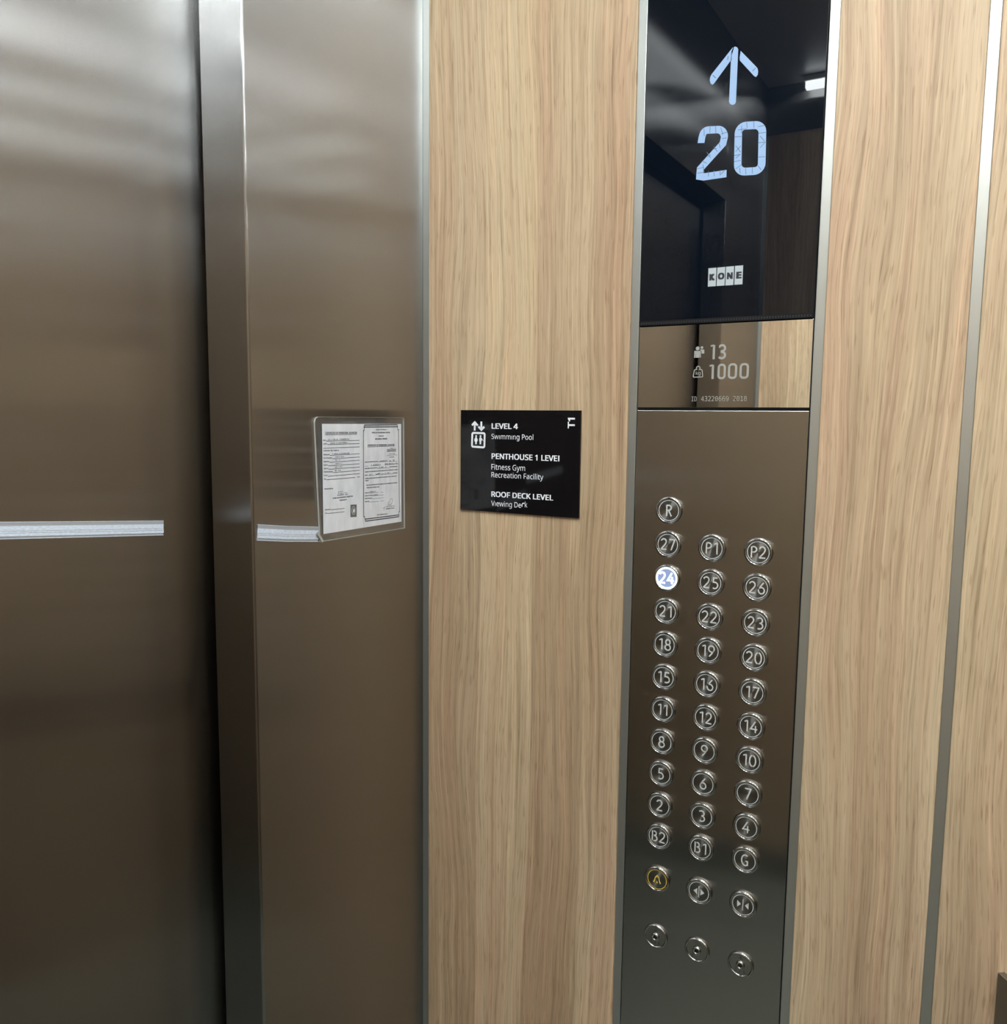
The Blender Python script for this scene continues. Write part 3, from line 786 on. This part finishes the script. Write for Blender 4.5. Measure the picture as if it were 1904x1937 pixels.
ctext(lp, 'Approved by', 246, 325, 1402, 1396, 17, 0.01); cline(lp, (330, 1396), (512, 1374))
ctext(lp, 'Date', 248, 280, 1450, 1447, 17, 0.01); cline(lp, (283, 1446), (512, 1420))
lp.obj('left_page_print', 'ink', ct)
# typed entries too small to read
ty = MB(); rnd = random.Random(7)
def typed(a0, a1, y0, y1, h=16):
    x = a0
    while x < a1:
        if rnd.random() < 0.14: x += 9; continue
        w = rnd.choice((5, 6, 7)); y = y0 + (y1 - y0) * (x - a0) / (a1 - a0)
        k = rnd.randint(0, 2)
        ty.ribbon([CZ(x, y), CZ(x, y - h)], 0.00026, CN - 0.00005, CN)
        if k != 1: ty.ribbon([CZ(x, y - h * (1 if k else .5)), CZ(x + w, y - h * (1 if k else .5) - 1)], 0.00024, CN - 0.00005, CN + 0.00001)
        if k != 0: ty.ribbon([CZ(x + w * .8, y), CZ(x + w * .8, y - h)], 0.00024, CN - 0.00005, CN + 0.00002)
        x += w + 3
for a in ((295, 570, 452, 443), (318, 565, 500, 490), (335, 575, 645, 635), (385, 520, 686, 678), (387, 465, 730, 724), (387, 482, 778, 770), (380, 478, 826, 818), (383, 465, 873, 866), (415, 553, 1206, 1194),
          (990, 1095, 742, 735), (1170, 1190, 732, 730), (875, 1000, 796, 788), (1060, 1235, 782, 770), (960, 1080, 830, 822), (850, 880, 926, 922), (960, 1000, 914, 910), (1058, 1130, 910, 900), (1118, 1198, 645, 640), (855, 940, 1162, 1152), (905, 975, 1203, 1196), (1075, 1185, 1360, 1350)):
    typed(*a)
ty.obj('typed_entries', 'ink', ct)
rp = MB()
for p, q in (((780, 245), (1228, 240)), ((772, 272), (1236, 268))): cline(rp, p, q, 0.0011)
for p, q in (((795, 1550), (1248, 1488)), ((790, 1522), (1250, 1464))): cline(rp, p, q, 0.0010)
for p, q in (((768, 320), (772, 1490)), ((1244, 305), (1258, 1420)), ((762, 320), (782, 318)), ((778, 318), (782, 245)), ((1228, 240), (1234, 305)), ((1232, 308), (1250, 306)), ((768, 1488), (786, 1486)), ((784, 1488), (796, 1550)), ((1246, 1420), (1262, 1418)), ((1248, 1420), (1250, 1488))): cline(rp, p, q, 0.0008)
ctext(rp, 'Republic of the Philippines', 940, 1082, 314, 312, 14, 0.02)
ctext(rp, 'OFFICE OF THE BUILDING OFFICIAL', 882, 1132, 357, 354, 17, 0.03)
ctext(rp, 'District City', 975, 1045, 400, 398, 15, 0.02)
ctext(rp, 'MECHANICAL DIVISION', 928, 1090, 443, 438, 18, 0.03)
ctext(rp, 'CERTIFICATE OF OPERATION : ELEVATOR', 825, 1188, 532, 524, 24, 0.02); cline(rp, (825, 542), (1190, 528), 0.0004)
ctext(rp, 'Number', 1130, 1170, 564, 562, 13, 0.01)
for p, q in (((1090, 576), (1208, 570)), ((1090, 606), (1208, 600)), ((1090, 576), (1090, 606)), ((1208, 570), (1208, 600))): cline(rp, p, q, 0.0004)
ctext(rp, '0000000', 1098, 1200, 600, 594, 18, 0.01)
cline(rp, (1085, 660), (1230, 648), 0.0003); ctext(rp, 'Date Issued', 1122, 1185, 686, 682, 14, 0.01)
for t, a, c, y0, y1 in (('THIS IS TO CERTIFY that on the', 785, 965, 756, 744), ('No.', 1120, 1150, 742, 740), ('and installed at the premises at', 786, 955, 842, 830), ('has been thoroughly', 1125, 1230, 818, 812),
                        ('inspected. The said elevator was found to operate and carry sufficient for a working', 788, 1232, 888, 854), ('load of', 788, 822, 934, 930), ('kilos or', 935, 985, 922, 918), ('by or', 1015, 1046, 918, 914), ('passengers', 1170, 1230, 902, 898),
                        ('including operator and may be operated for the period of one year unless sooner', 790, 1222, 978, 942), ('revoked.', 790, 840, 1006, 1002), ('THIS ELEVATOR MAY NOT BE OPERATED FOR A PERIOD OF ONE YEAR', 805, 1226, 1070, 1034), ('FROM DATE OF INSPECTION', 812, 982, 1104, 1090),
                        ('Issued on', 790, 845, 1172, 1168), ('Inspection Fee paid', 790, 892, 1212, 1204), ('Official Receipt No.', 790, 888, 1250, 1242), ('Date Paid', 790, 846, 1292, 1288), ('POST IN CONSPICUOUS PLACE', 950, 1095, 1472, 1456), ('BUILDING OFFICIAL', 1075, 1190, 1388, 1376)):
    ctext(rp, t, a, c, y0, y1, 15, 0.025)
for p, q in (((965, 746), (1105, 738)), ((1155, 738), (1230, 734)), ((790, 806), (835, 802)), ((865, 798), (1005, 790)), ((1055, 786), (1240, 772)), ((955, 836), (1122, 824)), ((825, 932), (930, 924)), ((985, 920), (1012, 917)), ((1048, 916), (1168, 904)), ((845, 1168), (975, 1158)), ((1000, 1158), (1040, 1154)), ((892, 1206), (1042, 1192)), ((890, 1246), (1042, 1230)), ((848, 1292), (975, 1280)), ((995, 1278), (1042, 1272))): cline(rp, p, q, 0.0003)
rp.obj('right_page_print', 'ink', ct)
# dotted tear line, signatures, revenue stamp
dt = MB()
for k in range(52):
    y = 262 + k * 25.5; x = 747 + k * 0.30
    dt.ribbon([CZ(x, y), CZ(x, y + 9)], 0.0005, CN - 0.00005, CN)
dt.obj('tear_line', 'grey_ink', ct)
sgm = MB()
sgm.ribbon([CZ(*p) for p in ((425, 1180), (430, 1150), (490, 1140), (470, 1165), (430, 1170), (480, 1180), (500, 1165), (555, 1165))], 0.0004, CN - 0.00005, CN)
sgm.ribbon([CZ(*p) for p in ((1095, 1330), (1108, 1280), (1112, 1325), (1135, 1250), (1158, 1240), (1165, 1270), (1150, 1310), (1120, 1330), (1090, 1330), (1145, 1325))], 0.0004, CN - 0.00005, CN)
sgm.ribbon([CZ(*p) for p in ((1030, 1375), (1055, 1362), (1062, 1358), (1050, 1385), (1045, 1408))], 0.0004, CN - 0.00005, CN)
sgm.obj('signatures', 'ink', ct)
stp = MB().prism(ccw([CZ(592, 1325), CZ(676, 1322), CZ(676, 1490), CZ(592, 1495)]), CN - 0.00006, CN).obj('stamp', 'grey_ink', ct)
c = CZ(634, 1405); e = MB()
e.ribbon(arc(c[0], c[1], 0.0030, 0.0050, 0, 360, 24)[:-1], 0.0004, CN, CN + 0.00005, closed=True)
e.prism(ccw([(c[0] - 0.0012, c[1] - 0.0028), (c[0] + 0.0016, c[1] - 0.0020), (c[0] + 0.0022, c[1] + 0.0005), (c[0] + 0.0006, c[1] + 0.0028), (c[0] - 0.0006, c[1] + 0.0016)]), CN, CN + 0.00005)
e.obj('stamp_medallion', 'paper', stp)

# clear sleeve, welded along its edges, taped to the steel
FN = 0.0026
su = [on_A(595, 788.5, FN), on_A(764, 790, FN), on_A(766, 999, FN), on_A(606, 1025, FN)]
SU0 = (su[0][0] + su[1][0]) / 2
sl = empty('plastic_sleeve', (SU0, 0.0, su[3][1]), ROT_A)
tag(sl, 'clear plastic sleeve holding the paper certificate on the steel panel', 'sleeve')
Q = [(p[0] - SU0, p[1] - su[3][1]) for p in su]
tl, tr, br, bl_ = [Vector(p) for p in Q]
rr = 0.006
outline = [bl_, br, tr] + [tl + (tr - tl).normalized() * rr, tl + (tr - tl).normalized() * rr * 0.3 + (bl_ - tl).normalized() * rr * 0.3, tl + (bl_ - tl).normalized() * rr]
MB().prism(ccw([tuple(p) for p in outline]), FN, FN + 0.0002).obj('front_film', 'film', sl)
MB().prism(ccw([tuple(p) for p in outline]), 0.0002, 0.0004).obj('back_film', 'film', sl)
MB().ribbon([tuple(p) for p in outline], 0.0004, 0.0004, FN, closed=True).obj('edge_weld', 'weld', sl)
ce_ = MB(); q = bl_ + Vector((0.0, 0.002))
ce_.ribbon([tuple(q + Vector((-0.006, 0.010))), tuple(q + Vector((0.0, 0.002))), tuple(q + Vector((0.003, -0.002)))], 0.0030, FN, FN + 0.0012)
ce_.obj('corner_fold', 'weld', sl)

# ================================================================== SILVER TAPE STRIPS
def tape(name, pts, plane_n, label, loc_y):
    """pts: centre line and half height in photograph pixels"""
    c = [on_A(x, (a + b_) / 2, plane_n) for x, a, b_ in pts]
    h = sum((on_A(x, a, plane_n)[1] - on_A(x, b_, plane_n)[1]) for x, a, b_ in pts) / len(pts)
    o0 = Vector((c[0][0], loc_y, c[0][1]))
    root = empty(name, o0, ROT_A)
    tag(root, label, 'tape')
    P = [(p[0] - c[0][0], p[1] - c[0][1]) for p in c]
    MB().ribbon(P, h, 0.0, 0.0006).obj('backing', 'tape_edge', root)
    for k, (f0, f1) in enumerate(((-0.25, 0.03), (0.05, 0.15), (0.17, 0.35))):
        off = -(f0 + f1) / 2 * h
        MB().ribbon([(p[0], p[1] + off) for p in P], (f1 - f0) * h, 0.0006, 0.0010).obj('bright_band', 'tape', root)
    for off in (-h * 0.485, h * 0.485):
        MB().ribbon([(p[0], p[1] + off) for p in P], h * 0.03, 0.0006, 0.0008).obj('edge_line', 'tape', root)
tape('silver_tape', [(-120, 989, 1022), (0, 987, 1020), (150, 985.5, 1017), (308, 984, 1013)], -DOORY, 'silver ribbed tape strip stuck across the lift door leaf', DOORY - 0.0002)
tape('silver_tape', [(486, 992, 1022), (540, 995, 1024.5), (601, 996, 1025)], 0.0, 'short silver ribbed tape strip between door jamb and certificate sleeve', -0.0002)

# ================================================================== HANDRAIL
HZ0, HZ1 = EYE - 0.548 - 0.075, EYE - 0.548
hr = empty('handrail', (0.0, -0.719, HZ0)); tag(hr, 'flat brushed steel handrail on the oak side wall', 'handrail')
def hrail(path, th):
    mb = MB(); mb.ribbon(path, th, 0.0, HZ1 - HZ0); return mb
o = hrail([(-0.001, 0.0), (-0.052, -0.040), (-0.052, -0.70)], 0.008).obj('rail_bar', 'steel', hr, bevel=0.001)
for yy in (-0.18, -0.42, -0.66):
    MB().box(-0.048, 0.0, yy - 0.008, yy + 0.008, 0.028, 0.047).obj('bracket', 'steel', hr, bevel=0.001)
